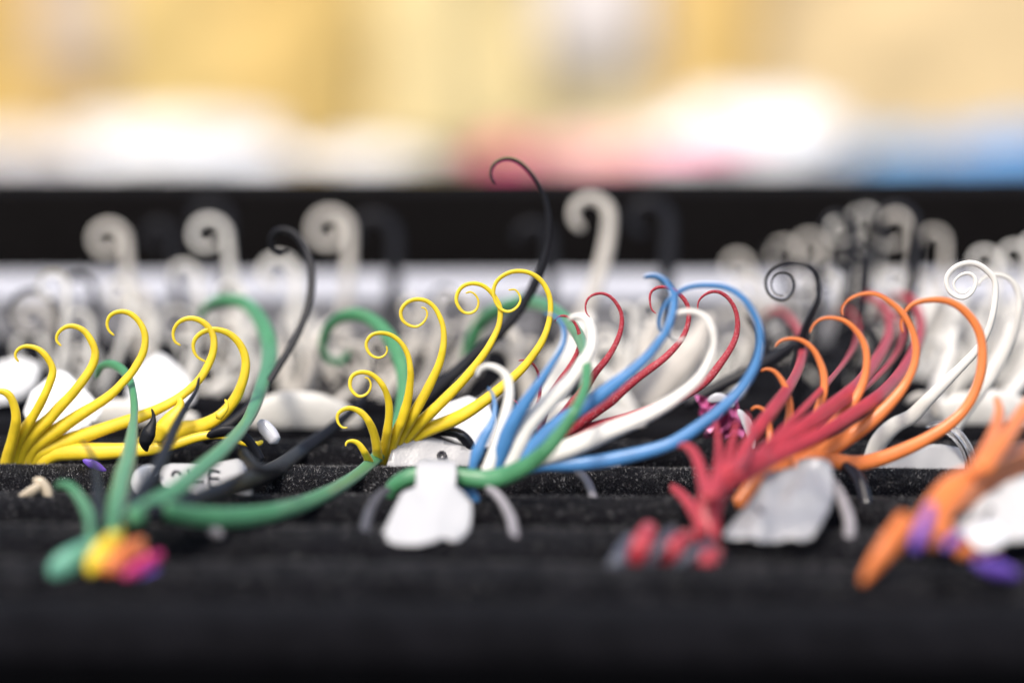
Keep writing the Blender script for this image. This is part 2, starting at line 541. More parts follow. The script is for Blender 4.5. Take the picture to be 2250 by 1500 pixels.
# --- yellow fan in the middle, in focus
e = earring('sharp yellow fan earring with seven spiral curls in the middle', (840, 1045, .451))
curls(e, 'yellow', [
    ([(759, 980), (762, 971), (773, 968), (787, 973), (798, 987), (807, 1003), (815, 1022), (822, 1048)], (3, 10, 15, 18, 20)),
    ([(764, 939), (753, 939), (743, 929), (741, 913), (749, 902), (764, 896), (780, 898), (796, 907), (809, 922), (819, 942), (825, 962), (829, 984), (832, 1011), (836, 1048)], (3, 7, 11, 15, 18, 20, 22)),
    ([(801, 829), (809, 831), (815, 842), (813, 856), (804, 867), (789, 871), (776, 862), (769, 849), (770, 833), (778, 822), (793, 817), (811, 819), (827, 829), (840, 844), (849, 862), (855, 884), (856, 911), (853, 940), (849, 967), (843, 995), (838, 1048)], (3, 6, 8, 10, 14, 17, 21, 24)),
    ([(849, 760), (851, 769), (846, 780), (833, 786), (818, 782), (808, 771), (804, 756), (810, 742), (822, 733), (840, 731), (858, 735), (875, 746), (888, 761), (897, 780), (901, 800), (903, 822), (901, 849), (897, 878), (890, 904), (882, 928), (872, 950), (858, 990), (848, 1048)], (3, 6, 8, 10, 13, 17, 21, 24, 24)),
    ([(925, 675), (935, 678), (939, 692), (931, 708), (915, 718), (897, 714), (884, 703), (880, 686), (887, 671), (902, 660), (921, 657), (940, 662), (956, 676), (967, 696), (974, 717), (976, 744), (973, 772), (965, 802), (951, 833), (936, 863), (919, 893), (905, 918), (888, 945), (868, 985), (850, 1048)], (3, 6, 8, 9, 12, 16, 20, 23, 25, 24)),
    ([(1023, 644), (1034, 641), (1046, 649), (1052, 664), (1047, 680), (1034, 688), (1018, 686), (1006, 672), (1002, 656), (1008, 638), (1021, 626), (1040, 622), (1059, 626), (1075, 637), (1089, 654), (1098, 672), (1100, 692), (1096, 717), (1085, 742), (1070, 769), (1050, 797), (1026, 827), (998, 857), (970, 885), (942, 912), (915, 938), (880, 980), (855, 1048)], (3, 6, 8, 9, 11, 14, 18, 21, 24, 26, 24)),
    ([(1117, 637), (1131, 636), (1140, 645), (1144, 659), (1137, 674), (1122, 684), (1107, 683), (1094, 673), (1086, 656), (1084, 637), (1091, 618), (1107, 604), (1128, 596), (1153, 596), (1174, 604), (1191, 618), (1204, 640), (1210, 664), (1209, 695), (1202, 725), (1190, 753), (1172, 780), (1150, 808), (1122, 835), (1092, 860), (1059, 885), (1026, 907), (992, 925), (960, 937), (925, 952), (885, 985), (860, 1048)], (3, 6, 8, 9, 11, 13, 17, 21, 25, 28, 28, 24)),
], [.4400, .4405, .441, .444, .4515])
rod('loop', [(955, 940), (975, 945), (1005, 950), (1025, 965), (1037, 985), (1045, 1010)], (20, 22, 24, 24, 22), [.450, .448, .447, .447, .448], 'gloss', e)

# --- red fan
e = earring('speckled red fan earring between the yellow and blue curls', (1190, 1000, .452))
curls(e, 'red', [
    ([(1296, 697), (1289, 689), (1286, 673), (1291, 657), (1304, 647), (1324, 644), (1342, 652), (1356, 668), (1366, 690), (1366, 717), (1359, 742), (1348, 766), (1332, 791), (1311, 816), (1292, 844), (1273, 871), (1250, 899), (1220, 945), (1195, 1000)], (3, 6, 8, 11, 14, 18, 23, 24, 22)),
    ([(1442, 689), (1432, 680), (1428, 664), (1428, 648), (1435, 636), (1451, 630), (1470, 632), (1487, 641), (1502, 655), (1512, 673), (1514, 697), (1510, 719), (1500, 742), (1483, 764), (1459, 788), (1428, 811), (1398, 833), (1368, 857), (1340, 882), (1307, 904), (1270, 932), (1230, 962), (1195, 1000)], (3, 7, 9, 12, 15, 18, 24, 27, 26, 22)),
    ([(1533, 681), (1534, 664), (1544, 650), (1561, 641), (1580, 641), (1598, 652), (1612, 671), (1620, 695), (1621, 719), (1616, 744), (1602, 772), (1583, 799), (1564, 824), (1541, 846), (1506, 868), (1465, 888), (1424, 904), (1382, 919), (1346, 931), (1310, 940), (1271, 952), (1235, 968), (1200, 1000)], (3, 8, 10, 14, 17, 20, 24, 26, 30, 30, 22)),
    ([(1139, 792), (1155, 791), (1171, 799), (1182, 816), (1186, 838), (1186, 871), (1180, 899), (1186, 940), (1192, 1000)], (3, 6, 8, 9, 12, 14)),
    ([(1126, 877), (1137, 885), (1144, 902), (1152, 930), (1170, 960), (1188, 1000)], (3, 7, 9, 10, 12)),
    ([(1219, 706), (1226, 696), (1243, 694), (1261, 706), (1272, 728), (1274, 755), (1265, 783), (1249, 811), (1230, 838), (1212, 868), (1198, 900), (1190, 940), (1192, 1000)], (4, 7, 10, 14, 16, 18, 20)),
], [.4425, .4435, .4445, .447, .453])

# --- blue, white and green earring
e = earring('blue, white and green curled earring with a white tag over its green band', (1040, 1055, .413))
D4 = [.4195, .4175, .4180, .4195, .4210]
L = 'white curl'
rod('curl', [(1047, 826), (1054, 810), (1073, 803), (1094, 809), (1112, 824), (1120, 849), (1119, 880), (1112, 910), (1102, 945), (1088, 990), (1070, 1042)], (8, 16, 22, 24, 26, 30), [.4215, .421, .4205, .4205, .4205], 'white', e, L)
rod('curl', [(1248, 703), (1262, 695), (1279, 697), (1293, 710), (1302, 735), (1299, 769), (1279, 802), (1252, 838), (1219, 871), (1186, 905), (1158, 938), (1138, 978), (1115, 1030)], (10, 22, 28, 34, 40, 44, 40), [.4225, .421, .4205, .4205, .421], 'white', e, L)
rod('curl', [(1506, 742), (1492, 748), (1476, 745), (1470, 730), (1473, 706), (1486, 690), (1509, 684), (1533, 687), (1553, 702), (1567, 729), (1569, 761), (1559, 794), (1538, 830), (1510, 857), (1471, 885), (1427, 910), (1378, 932), (1331, 951), (1285, 972), (1240, 990), (1190, 1005), (1130, 1035)], (6, 12, 15, 17, 24, 31, 37, 42, 44, 38), D4, 'white', e, L)
L = 'blue curl'
rod('curl', [(1072, 850), (1083, 866), (1088, 893), (1083, 925), (1065, 960), (1048, 998), (1036, 1035)], (5, 9, 16, 24, 26, 16), [.425, .423, .4215, .421, .421], 'blue', e, L)
rod('curl', [(1196, 689), (1210, 690), (1228, 701), (1239, 722), (1239, 750), (1228, 777), (1208, 808), (1186, 841), (1161, 877), (1137, 913), (1118, 950), (1102, 995), (1085, 1040)], (4, 9, 13, 18, 26, 33, 35, 30), D4, 'blue', e, L)
rod('curl', [(1415, 609), (1426, 605), (1445, 606), (1463, 618), (1478, 640), (1482, 664), (1476, 695), (1465, 728), (1448, 752), (1424, 783), (1388, 816), (1346, 849), (1305, 880), (1264, 907), (1222, 937), (1180, 975), (1120, 1035)], (8, 14, 17, 20, 27, 33, 36, 34, 30), D4, 'blue', e, L)
rod('curl', [(1451, 728), (1448, 706), (1454, 684), (1470, 659), (1492, 641), (1520, 629), (1553, 626), (1586, 629), (1615, 641), (1639, 662), (1657, 689), (1669, 719), (1671, 755), (1665, 788), (1654, 816), (1637, 844), (1615, 871), (1575, 908), (1545, 930), (1511, 955), (1465, 980), (1402, 998), (1340, 1011), (1293, 1018), (1247, 1022), (1190, 1022), (1130, 1040)], (8, 12, 14, 16, 21, 26, 29, 32, 32, 28), [.4205, .4175, .4175, .419, .4212], 'blue', e, L)
L = 'green curl'
rod('curl', [(1022, 812), (1027, 775), (1040, 735), (1068, 697), (1105, 676), (1145, 664), (1190, 668), (1230, 690), (1262, 720), (1282, 760), (1290, 805), (1287, 850), (1270, 890), (1248, 929), (1223, 964), (1198, 993), (1167, 1018), (1136, 1035), (1105, 1048), (1074, 1054), (1040, 1052), (1000, 1046)], (20, 32, 34, 30, 20, 24, 34, 42, 40), [.500, .497, .486, .462, .420, .409, .410, .4148, .4172], 'green', e, L)
rod('shaft', [(1000, 1046), (960, 1042), (925, 1044), (900, 1049), (878, 1060), (862, 1074), (855, 1090)], (38, 38, 38, 36, 28), [.4175, .4175, .418, .4195], 'green', e, 'green band')
rod('shaft', [(1005, 1060), (1030, 1075), (1050, 1100)], (24, 30, 16), [.4185, .4175], 'blue', e, 'blue twist end')
rod('loop', [(858, 1075), (835, 1088), (815, 1118), (805, 1150), (800, 1190)], (20, 22, 24, 24), [.413, .406, .396], 'dark_ring', e)
rod('loop', [(1068, 1070), (1092, 1085), (1113, 1115), (1126, 1145), (1132, 1185)], (18, 21, 22, 20), [.413, .406, .396], 'grey_ring', e)
rod('loop', [(1262, 1030), (1283, 1047), (1298, 1072), (1308, 1108)], (16, 19, 19), [.429, .425, .4205], 'grey_ring', e)

# --- green and black earring in front at the left
e = earring('large green and black curled earring with a rainbow twisted shaft, front left', (255, 1200, .375))
L = 'green curl'
rod('curl', [(124, 1072), (135, 1063), (153, 1067), (170, 1084), (186, 1109), (198, 1134), (203, 1160), (204, 1195)], (14, 22, 26, 28, 32), [.406, .400, .390, .380], 'green', e, L)
rod('curl', [(210, 832), (221, 806), (243, 799), (265, 808), (284, 830), (293, 861), (296, 902), (292, 944), (285, 999), (274, 1040), (264, 1080), (255, 1120), (248, 1175)], (12, 22, 16, 18, 34, 44, 46, 42), [.458, .450, .438, .418, .398, .380], 'green', e, L)
rod('curl', [(438, 705), (447, 682), (467, 664), (498, 658), (536, 664), (563, 687), (583, 722), (594, 760), (592, 805), (576, 850), (555, 905), (528, 948), (486, 994), (436, 1037), (389, 1078), (343, 1109), (290, 1138)], (14, 26, 34, 38, 32, 26, 32, 38, 44, 42), [.500, .492, .474, .446, .417, .396, .381], 'green', e, L)
rod('curl', [(770, 770), (750, 795), (722, 790), (708, 762), (716, 728), (740, 700), (772, 690), (805, 695), (838, 718), (866, 755), (884, 800), (890, 850), (884, 900), (867, 948), (840, 992), (800, 1033), (750, 1068), (700, 1094), (648, 1114), (590, 1129), (530, 1137), (467, 1138), (410, 1132), (360, 1120)], (12, 18, 26, 32, 34, 32, 28, 28, 32, 38, 44, 44, 40), [.490, .486, .480, .470, .461, .444, .418, .403, .394, .386], 'green', e, L)
L = 'black curl'
rod('curl', [(178, 968), (191, 980), (204, 1005), (213, 1050), (217, 1097), (219, 1160)], (6, 11, 18, 26, 28), [.415, .405, .392, .380], 'black', e, L)
rod('curl', [(438, 828), (431, 861), (410, 894), (388, 933), (372, 971), (354, 1013), (332, 1053), (305, 1090), (275, 1140)], (5, 13, 22, 28, 30, 32), [.436, .425, .410, .395, .381], 'black', e, L)
rod('curl', [(822, 785), (817, 822), (806, 860), (788, 890), (755, 920), (720, 950), (690, 972), (650, 1003), (607, 1032), (545, 1058), (467, 1088), (389, 1114), (320, 1130)], (8, 14, 22, 30, 38, 42, 44, 42, 38), [.480, .474, .466, .457, .430, .406, .391, .383], 'black', e, L)
rod('curl', [(530, 988), (545, 1008), (562, 1024), (590, 1033), (625, 1028)], (24, 26, 24, 24), [.424, .412, .405], 'black', e, L)
rod('strand', [(112, 1266), (135, 1243), (170, 1220), (205, 1200)], (45, 57, 53, 40), [.3740, .3750, .379], 'mint', e, 'mint strand')
rod('strand', [(198, 1262), (208, 1232), (228, 1205), (252, 1180), (262, 1158)], (26, 40, 43, 36, 24), [.3720, .3740, .383], 'yellow', e, 'yellow strand')
rod('strand', [(228, 1258), (250, 1234), (280, 1208), (312, 1192)], (29, 40, 40, 29), [.3720, .3740, .379], 'orange', e, 'orange strand')
rod('strand', [(258, 1258), (285, 1236), (318, 1218)], (22, 31, 26), [.3725, .3815, .378], 'salmon', e, 'salmon strand')
rod('strand', [(268, 1266), (300, 1248), (335, 1228), (352, 1218)], (22, 31, 31, 21), [.3720, .3740, .378], 'magenta', e, 'magenta strand')
rod('strand', [(298, 1276), (325, 1262), (345, 1254)], (21, 28, 17), [.3735, .3760], 'purple', e, 'purple strand')
rod('shaft', [(140, 1262), (230, 1250), (330, 1248)], (34, 44, 30), .3815, 'black', e)

# --- red and slate earring in front at the right
e = earring('large blurred red earring with a dark twisted shaft, front right', (1560, 1190, .376))
curls(e, 'dred', [
    ([(1668, 715), (1684, 688), (1712, 684), (1742, 706), (1762, 746), (1764, 775), (1752, 818), (1724, 865), (1690, 911), (1655, 958), (1620, 1015), (1590, 1060)], (10, 16, 20, 26, 32, 34, 34, 40)),
    ([(1855, 690), (1868, 664), (1900, 650), (1935, 662), (1955, 700), (1950, 750), (1914, 808), (1880, 852), (1815, 902), (1737, 958), (1670, 1010), (1610, 1050)], (12, 18, 24, 32, 36, 36, 38, 46)),
    ([(1938, 705), (1935, 675), (1955, 655), (1986, 650), (2014, 672), (2024, 724), (2001, 787), (1955, 849), (1892, 900), (1790, 962), (1700, 1006), (1620, 1050)], (12, 18, 26, 32, 34, 36, 40, 50)),
    ([(1900, 735), (1912, 700), (1940, 680), (1972, 690), (1985, 730), (1968, 780), (1920, 835), (1850, 890), (1770, 945), (1690, 1000), (1620, 1045)], (8, 12, 16, 18, 20, 24)),
    ([(1822, 720), (1836, 690), (1860, 680), (1882, 700), (1885, 740), (1860, 790), (1815, 845), (1755, 910), (1690, 975), (1630, 1030)], (6, 10, 14, 18, 20, 24)),
], [.520, .500, .462, .430, .416, .407, .398])
curls(e, 'dred', [
    ([(1572, 925), (1578, 960), (1580, 1000), (1572, 1050), (1560, 1090)], (8, 16, 20, 23)),
    ([(1618, 925), (1612, 960), (1600, 1005), (1585, 1050), (1570, 1090)], (10, 18, 21, 25)),
    ([(1640, 905), (1650, 950), (1640, 1000), (1610, 1040)], (8, 15, 20, 25)),
    ([(1490, 984), (1505, 978), (1524, 992), (1538, 1022), (1546, 1055), (1555, 1095)], (15, 25, 28, 28, 30)),
    ([(1474, 1067), (1496, 1085), (1515, 1106), (1532, 1134), (1545, 1165)], (21, 28, 30, 31)),
], [.412, .405, .398, .390])
rod('stem', [(1700, 1004), (1640, 1026), (1596, 1052), (1568, 1090), (1556, 1130), (1556, 1190)], (40, 52, 56, 58, 60), [.405, .400, .397, .395, .393], 'dred', e)
for i, (a, c, b_, w_) in enumerate([((1432, 1150), (1412, 1196), (1392, 1246), 46), ((1520, 1172), (1480, 1206), (1452, 1246), 42), ((1588, 1212), (1548, 1236), (1520, 1262), 46)]):
    rod('strand', [a, c, b_], (w_ * .75, w_, w_ * .8), [.390, .380, .382], 'dred', e, 'red strand')
for a, c, b_, w_ in [((1392, 1176), (1362, 1226), (1330, 1288), 34), ((1484, 1158), (1450, 1202), (1422, 1252), 26), ((1572, 1188), (1516, 1222), (1478, 1254), 26)]:
    rod('strand', [a, c, b_], (w_ * .8, w_, w_ * .8), [.389, .3785, .380], 'slate', e, 'slate strand')
rod('shaft', [(1370, 1220), (1480, 1212), (1600, 1230)], (36, 44, 30), .386, 'black', e)

# --- orange fan
e = earring('orange fan earring standing behind the blurred red one', (1640, 1085, .417))
curls(e, 'orange', [
    ([(1650, 900), (1663, 893), (1680, 901), (1690, 921), (1692, 949), (1690, 985), (1680, 1030)], (6, 10, 14, 18, 24)),
    ([(1672, 815), (1684, 810), (1703, 816), (1720, 838), (1731, 865), (1736, 896), (1733, 927), (1722, 960), (1710, 990), (1690, 1035)], (5, 12, 16, 19, 24, 30)),
    ([(1703, 762), (1715, 748), (1740, 743), (1765, 749), (1788, 768), (1802, 795), (1811, 824), (1811, 858), (1802, 890), (1790, 921), (1770, 960), (1740, 1000), (1700, 1040)], (4, 10, 15, 18, 22, 30, 34)),
    ([(1779, 731), (1787, 714), (1805, 700), (1833, 698), (1861, 707), (1884, 729), (1900, 757), (1905, 787), (1902, 824), (1890, 858), (1871, 890), (1843, 921), (1812, 951), (1775, 982), (1710, 1040)], (4, 9, 14, 17, 22, 28, 34, 38)),
    ([(1852, 693), (1850, 678), (1865, 658), (1893, 646), (1924, 646), (1953, 661), (1981, 685), (2002, 719), (2013, 759), (2010, 799), (1994, 837), (1970, 871), (1935, 908), (1895, 941), (1851, 970), (1800, 1000), (1720, 1045)], (4, 9, 14, 16, 20, 28, 34, 40, 40)),
    ([(1984, 731), (1980, 712), (1987, 688), (2005, 668), (2036, 659), (2073, 659), (2105, 671), (2132, 695), (2153, 731), (2159, 771), (2156, 818), (2141, 865), (2116, 905), (2078, 939), (2032, 967), (1983, 990), (1936, 1008), (1890, 1019), (1850, 1018), (1800, 1010), (1720, 1045)], (5, 12, 18, 20, 22, 26, 30, 34, 36, 36)),
], [.4290, .4285, .4280, .4265, .4215])
rod('stem', [(1740, 1010), (1690, 1045), (1655, 1075), (1625, 1110)], (48, 52, 52, 40), [.418, .416, .414], 'orange', e)
rod('loop', [(1850, 1020), (1878, 1040), (1895, 1070), (1905, 1110)], (24, 28, 28), [.424, .420, .417], 'gloss', e)

# --- orange and purple earring at the right edge
e = earring('blurred orange earring with purple twists in the front right corner', (2050, 1130, .38))
curls(e, 'orange', [
    ([(2188, 870), (2196, 900), (2190, 935), (2170, 985), (2140, 1040)], (12, 26, 30, 36)),
    ([(2290, 850), (2250, 905), (2210, 965), (2160, 1030)], (26, 34, 40, 44)),
    ([(2320, 960), (2250, 995), (2175, 1030), (2110, 1070)], (36, 44, 52, 56)),
    ([(2320, 985), (2250, 1022), (2175, 1062), (2110, 1100)], (30, 34, 44, 50)),
], [.412, .404, .394, .387])
rod('stem', [(2150, 1045), (2100, 1080), (2055, 1130), (2015, 1190)], (64, 76, 70, 50), [.392, .386, .382, .379], 'orange', e)
rod('strand', [(1893, 1282), (1925, 1232), (1965, 1180), (1990, 1140)], (16, 40, 54, 44), [.370, .371, .375], 'orange', e, 'orange strand')
rod('strand', [(2008, 1212), (2018, 1180), (2034, 1145), (2046, 1110)], (24, 34, 32, 20), [.368, .368, .374], 'purple', e, 'purple strand')
rod('strand', [(2074, 1204), (2088, 1190), (2112, 1176)], (22, 28, 22), [.369, .371], 'purple', e, 'purple strand')
rod('strand', [(2040, 1200), (2060, 1180), (2085, 1155)], (34, 40, 36), [.373, .376], 'orange', e, 'orange strand')
rod('strand', [(2100, 1212), (2140, 1204), (2190, 1204)], (30, 40, 26), [.370, .372], 'orange', e, 'orange strand')
rod('strand', [(2140, 1232), (2185, 1246), (2235, 1262)], (24, 40, 22), [.368, .369], 'purple', e, 'purple strand')

# --- single curls
e = earring('white spiral earring in focus at the right with a clear loop', (1910, 1045, .452))
rod('curl', [(2132, 632), (2120, 644), (2103, 640), (2095, 622), (2108, 606), (2126, 600), (2140, 607), (2144, 624), (2133, 645), (2114, 655), (2093, 647), (2081, 630), (2081, 606), (2099, 586), (2126, 577), (2150, 581), (2171, 596), (2185, 614), (2188, 640), (2184, 678), (2172, 725), (2150, 765), (2116, 802), (2075, 843), (2034, 884), (2004, 916), (1968, 934), (1936, 965), (1920, 1000), (1912, 1048)], (4, 8, 10, 12, 13, 14, 17, 24, 32, 38, 40), [.4425, .4425, .443, .446, .452], 'white', e)
rod('loop', [(2035, 938), (2065, 930), (2098, 944), (2120, 968), (2136, 998), (2142, 1030)], (10, 15, 17, 17, 14), [.450, .4465, .4455, .446, .449], 'clear', e)
rod('loop', [(2045, 948), (2070, 946), (2095, 962), (2112, 985), (2122, 1010), (2126, 1035)], (5, 7, 7, 7, 5), [.450, .447, .446, .447, .449], 'clear', e)
e = earring('black spiral earring left of the orange curls', (1745, 900, .468))
rod('curl', [(1721, 649), (1704, 646), (1694, 626), (1702, 606), (1720, 600), (1738, 606), (1746, 624), (1741, 644), (1726, 658), (1706, 657), (1688, 644), (1682, 618), (1694, 596), (1718, 582), (1749, 578), (1775, 585), (1792, 604), (1800, 634), (1797, 658), (1783, 690), (1768, 725), (1758, 770), (1750, 820), (1744, 900)], (3, 5, 6, 7, 8, 9, 12, 20, 22, 24), [.4545, .456, .459, .466], 'black', e)
rod('curl', [(1775, 735), (1737, 762), (1681, 797), (1628, 826), (1569, 855), (1510, 890)], (16, 24, 28, 28, 26), [.470, .466, .466], 'black', e)
rod('curl', [(1640, 690), (1672, 745), (1700, 790), (1715, 850), (1730, 900)], (10, 14, 18, 22), .478, 'black', e)
e = earring('black curl rising from the left yellow fan past the green hook', (450, 965, .452))
rod('curl', [(632, 552), (618, 560), (600, 553), (594, 532), (602, 512), (620, 504), (646, 512), (668, 538), (682, 575), (686, 620), (680, 665), (665, 710), (643, 755), (613, 805), (588, 845), (558, 885), (523, 920), (488, 945), (450, 968)], (8, 13, 18, 18, 17, 16, 18, 22, 22), [.474, .470, .463, .456, .452], 'black', e)
e = earring('tallest black curl, its hook in front of the pink cloth', (860, 990, .47))
rod('curl', [(1088, 402), (1079, 386), (1081, 367), (1096, 352), (1120, 348), (1147, 360), (1176, 391), (1196, 430), (1207, 480), (1205, 530), (1191, 585), (1167, 640), (1132, 695), (1092, 737), (1048, 776), (1008, 815), (968, 850), (920, 895), (880, 950), (860, 1000)], (5, 8, 10, 14, 20, 24, 28, 30, 32, 34), [.461, .463, .466, .468, .472], 'black', e)

# --- rear row
def rear(label, base, d, m, hooks, db=.004):
    d = .44 + (d - .44) * 2.0
    e = earring(label, (base[0], base[1], d + db))
    for h in hooks:
        cx, cy, r, w_ = h[:4]
        o = h[4] if len(h) > 4 else {}
        rod('curl', hook(cx, cy, r, o.get('base', base), o.get('turn', .8), o.get('tight', .45), o.get('bend', .5)), [q * w_ * (.92 if m in ('bone', 'cream', 'white') else 1.0) for q in (.5, .8, 1, 1.1, 1.2)], [d, d, d + db], m, e, nper=4)
    return e
rear('bone coloured curl at the left against the black case', (330, 860), .492, 'bone', [(236, 530, 42, 24, dict(turn=1.15, bend=.4)), (285, 660, 36, 26), (70, 705, 44, 24)])
REAR = rear('bone coloured fan with a wide foot behind the large green hook', (640, 905), .488, 'cream', [(398, 606, 34, 24, dict(turn=.6)), (455, 520, 46, 23, dict(turn=.95)), (606, 604, 46, 28), (650, 712, 34, 22), (500, 730, 40, 28), (560, 760, 44, 32), (690, 760, 40, 30)])
rod('foot', [(535, 922), (600, 902), (680, 900), (790, 925)], (44, 88, 86, 44), .479, 'cream', REAR, flat=.4)
rod('curl', [(400, 717), (450, 752), (510, 795), (570, 832), (620, 880)], (26, 34, 38, 44), .53, 'bone', REAR)
rod('curl', [(500, 690), (530, 760), (570, 830), (620, 890)], (22, 28, 34, 40), .525, 'bone', REAR)
rod('curl', [(735, 700), (700, 760), (680, 830), (660, 890)], (22, 34, 40, 46), .515, 'bone', REAR)
rod('curl', [(600, 740), (625, 800), (640, 880)], (30, 40, 46), .515, 'bone', REAR)
rod('foot', [(150, 925), (230, 905), (330, 908), (430, 925)], (36, 60, 60, 36), .480, 'cream', REAR, flat=.4)
rear('low pale loops between the white tags at the left', (260, 900), .480, 'cream', [(180, 800, 40, 20, dict(turn=.8)), (60, 770, 44, 20, dict(turn=.7)), (450, 830, 40, 22, dict(turn=.7)), (540, 800, 34, 20, dict(turn=.6))])
rear('low bone loops behind the dark arm left of the sharp yellow fan', (800, 915), .478, 'bone', [(740, 770, 34, 20, dict(turn=1.0)), (800, 850, 34, 20, dict(turn=.7)), (850, 800, 30, 18, dict(turn=.7)), (700, 840, 40, 24, dict(turn=.6))])
rear('bone coloured curl with a thick stem left of the middle', (700, 915), .495, 'bone', [(722, 508, 48, 26, dict(turn=1.2)), (745, 760, 26, 22, dict(turn=1.1))])
REAR = rear('thick bone coloured curl to the right of the tallest black curl', (1150, 930), .484, 'bone', [(1293, 476, 48, 36, dict(turn=.68, tight=.62, bend=.35)), (1160, 790, 40, 28)])
rod('curl', [(1125, 720), (1140, 780), (1165, 850), (1180, 930)], (24, 34, 44, 50), .50, 'bone', REAR)
rod('curl', [(1300, 690), (1265, 760), (1225, 840), (1190, 930)], (40, 54, 62, 66), .495, 'white', REAR)
rod('foot', [(1130, 935), (1210, 908), (1310, 912), (1410, 935)], (40, 70, 70, 40), .479, 'cream', REAR, flat=.4)
REAR = rear('pale fan lying behind the red and blue curls', (1400, 930), .480, 'cream', [(1330, 790, 44, 34), (1420, 770, 60, 36, dict(turn=.5)), (1500, 800, 70, 40, dict(turn=.5)), (1240, 800, 40, 30)])
rod('curl', [(1560, 690), (1530, 760), (1470, 830), (1390, 900), (1330, 950)], (30, 60, 80, 84, 70), .50, 'bone', REAR, flat=.5)
rod('curl', [(1440, 700), (1420, 770), (1370, 840), (1320, 900), (1290, 960)], (20, 40, 54, 56, 50), .495, 'bone', REAR, flat=.5)
rod('curl', [(1290, 790), (1330, 830), (1370, 880), (1400, 940)], (30, 36, 44, 40), .49, 'white', REAR)
rear('pale low curls behind the second yellow fan', (960, 905), .486, 'bone', [(905, 790, 44, 30), (965, 770, 34, 30, dict(turn=1.0)), (1010, 800, 40, 28), (845, 850, 34, 26)])
rear('bone coloured fan left of the black curls in the right cluster', (1660, 905), .494, 'bone', [(1617, 586, 32, 17, dict(turn=1.0)), (1718, 562, 38, 18), (1775, 545, 36, 18, dict(turn=.95)), (1690, 700, 50, 24, dict(turn=.5)), (1600, 720, 50, 26, dict(turn=.5))])
rear('cream fan in the middle of the right cluster', (1830, 905), .497, 'cream', [(1846, 510, 34, 17, dict(turn=.95)), (1895, 492, 36, 18, dict(turn=.7, tight=.6)), (1862, 610, 36, 20), (1915, 640, 55, 24, dict(turn=.5))])
rear('bone coloured fan on the right side of the right cluster', (1980, 905), .494, 'bone', [(1962, 512, 48, 22, dict(turn=.9)), (2045, 530, 34, 19, dict(turn=.5)), (2000, 640, 46, 24, dict(turn=.5)), (1930, 750, 50, 26, dict(turn=.5))])
REAR = rear('cream fan behind the white spiral at the right edge', (2060, 900), .480, 'cream', [(2158, 578, 36, 19), (2224, 566, 36, 19), (2272, 550, 38, 20), (2105, 720, 36, 18), (2060, 830, 30, 18), (2240, 700, 60, 24, dict(turn=.5)), (2290, 740, 60, 24, dict(turn=.5))])
for q in ([(2120, 640), (2080, 740), (2040, 830), (2000, 920)], [(2190, 660), (2150, 760), (2095, 850), (2040, 940)], [(2250, 640), (2220, 730), (2170, 820), (2110, 920)], [(2290, 700), (2250, 790), (2190, 870), (2130, 950)], [(2300, 800), (2240, 860), (2170, 930), (2120, 980)], [(2055, 640), (2010, 740), (1985, 840), (1960, 930)]):
    rod('curl', q, (24, 40, 50, 54), [.54, .53, .52], 'cream', REAR)
rod('foot', [(2010, 930), (2090, 905), (2180, 895), (2290, 920)], (40, 80, 90, 60), .480, 'cream', REAR, flat=.4)
rod('foot', [(1990, 885), (2020, 870), (2050, 880), (2062, 915)], (14, 26, 26, 22), .476, 'bone', REAR)
for q in ([(2100, 720), (2085, 790), (2060, 850), (2050, 910)], [(2230, 700), (2200, 780), (2160, 850), (2130, 910)], [(2280, 780), (2250, 830), (2210, 880), (2180, 920)]):
    rod('curl', q, (14, 24, 32, 36), [.490, .485, .480], 'cream', REAR)
def sprinkle(e_, m, d, x0, x1, y0, y1, n, seed, w0=11, w1=17):
    """thin extra curls of one earring, each with its own size, lean and depth"""
    r_ = random.Random(seed)
    for k in range(n):
        x, y, r = x0 + (x1 - x0) * (k + r_.random()) / n, r_.uniform(y0, y1), r_.uniform(24, 50)
        dd = d + r_.uniform(-.012, .012)
        pts = hook(x, y, r, (x - r_.uniform(10, 90), 915), r_.uniform(.55, 1.2), r_.uniform(.35, .7), r_.uniform(.3, .7))
        w_ = r_.uniform(w0, w1)
        rod('curl', pts, (w_ * .5, w_ * .8, w_, w_ * 1.2, w_ * 1.5), dd, m, e_, nper=4)
sprinkle(REAR, 'cream', .505, 2030, 2290, 600, 820, 6, 1)
e = earring('scattered thin cream curls behind the blue and red strands', (1350, 915, .505))
sprinkle(e, 'cream', .505, 1250, 1640, 640, 830, 8, 2)
e = earring('scattered thin bone curls between the black curl and the sharp yellow fan', (760, 915, .51))
sprinkle(e, 'bone', .510, 640, 1120, 660, 840, 9, 3)
e = earring('scattered thin pale curls behind the left yellow fan', (300, 915, .51))
sprinkle(e, 'cream', .515, 100, 560, 610, 800, 8, 4)
e = earring('scattered thin grey black curls in the middle of the rear row', (900, 915, .515))
sprinkle(e, 'black', .515, 380, 1300, 620, 800, 6, 5, 10, 15)
e = earring('thin dark curls low in the right cluster', (1850, 915, .505))
sprinkle(e, 'black', .505, 1660, 2010, 560, 760, 6, 6, 10, 15)
e = earring('thin white curl just right of the white spiral', (2060, 900, .456))
rod('curl', [(2148, 628), (2160, 612), (2186, 603), (2212, 608), (2232, 628), (2241, 665), (2234, 715), (2210, 775), (2180, 830), (2130, 890), (2090, 950)], (8, 12, 15, 18, 22, 28, 34), [.457, .458, .462, .465], 'white', e)
rear('faint black curl behind the bone curls at upper left', (470, 880), .503, 'black', [(455, 485, 48, 26), (345, 520, 36, 24)])
rear('thin black loop at the left edge', (120, 870), .474, 'black', [(68, 690, 58, 13, dict(turn=.95, tight=.7))])
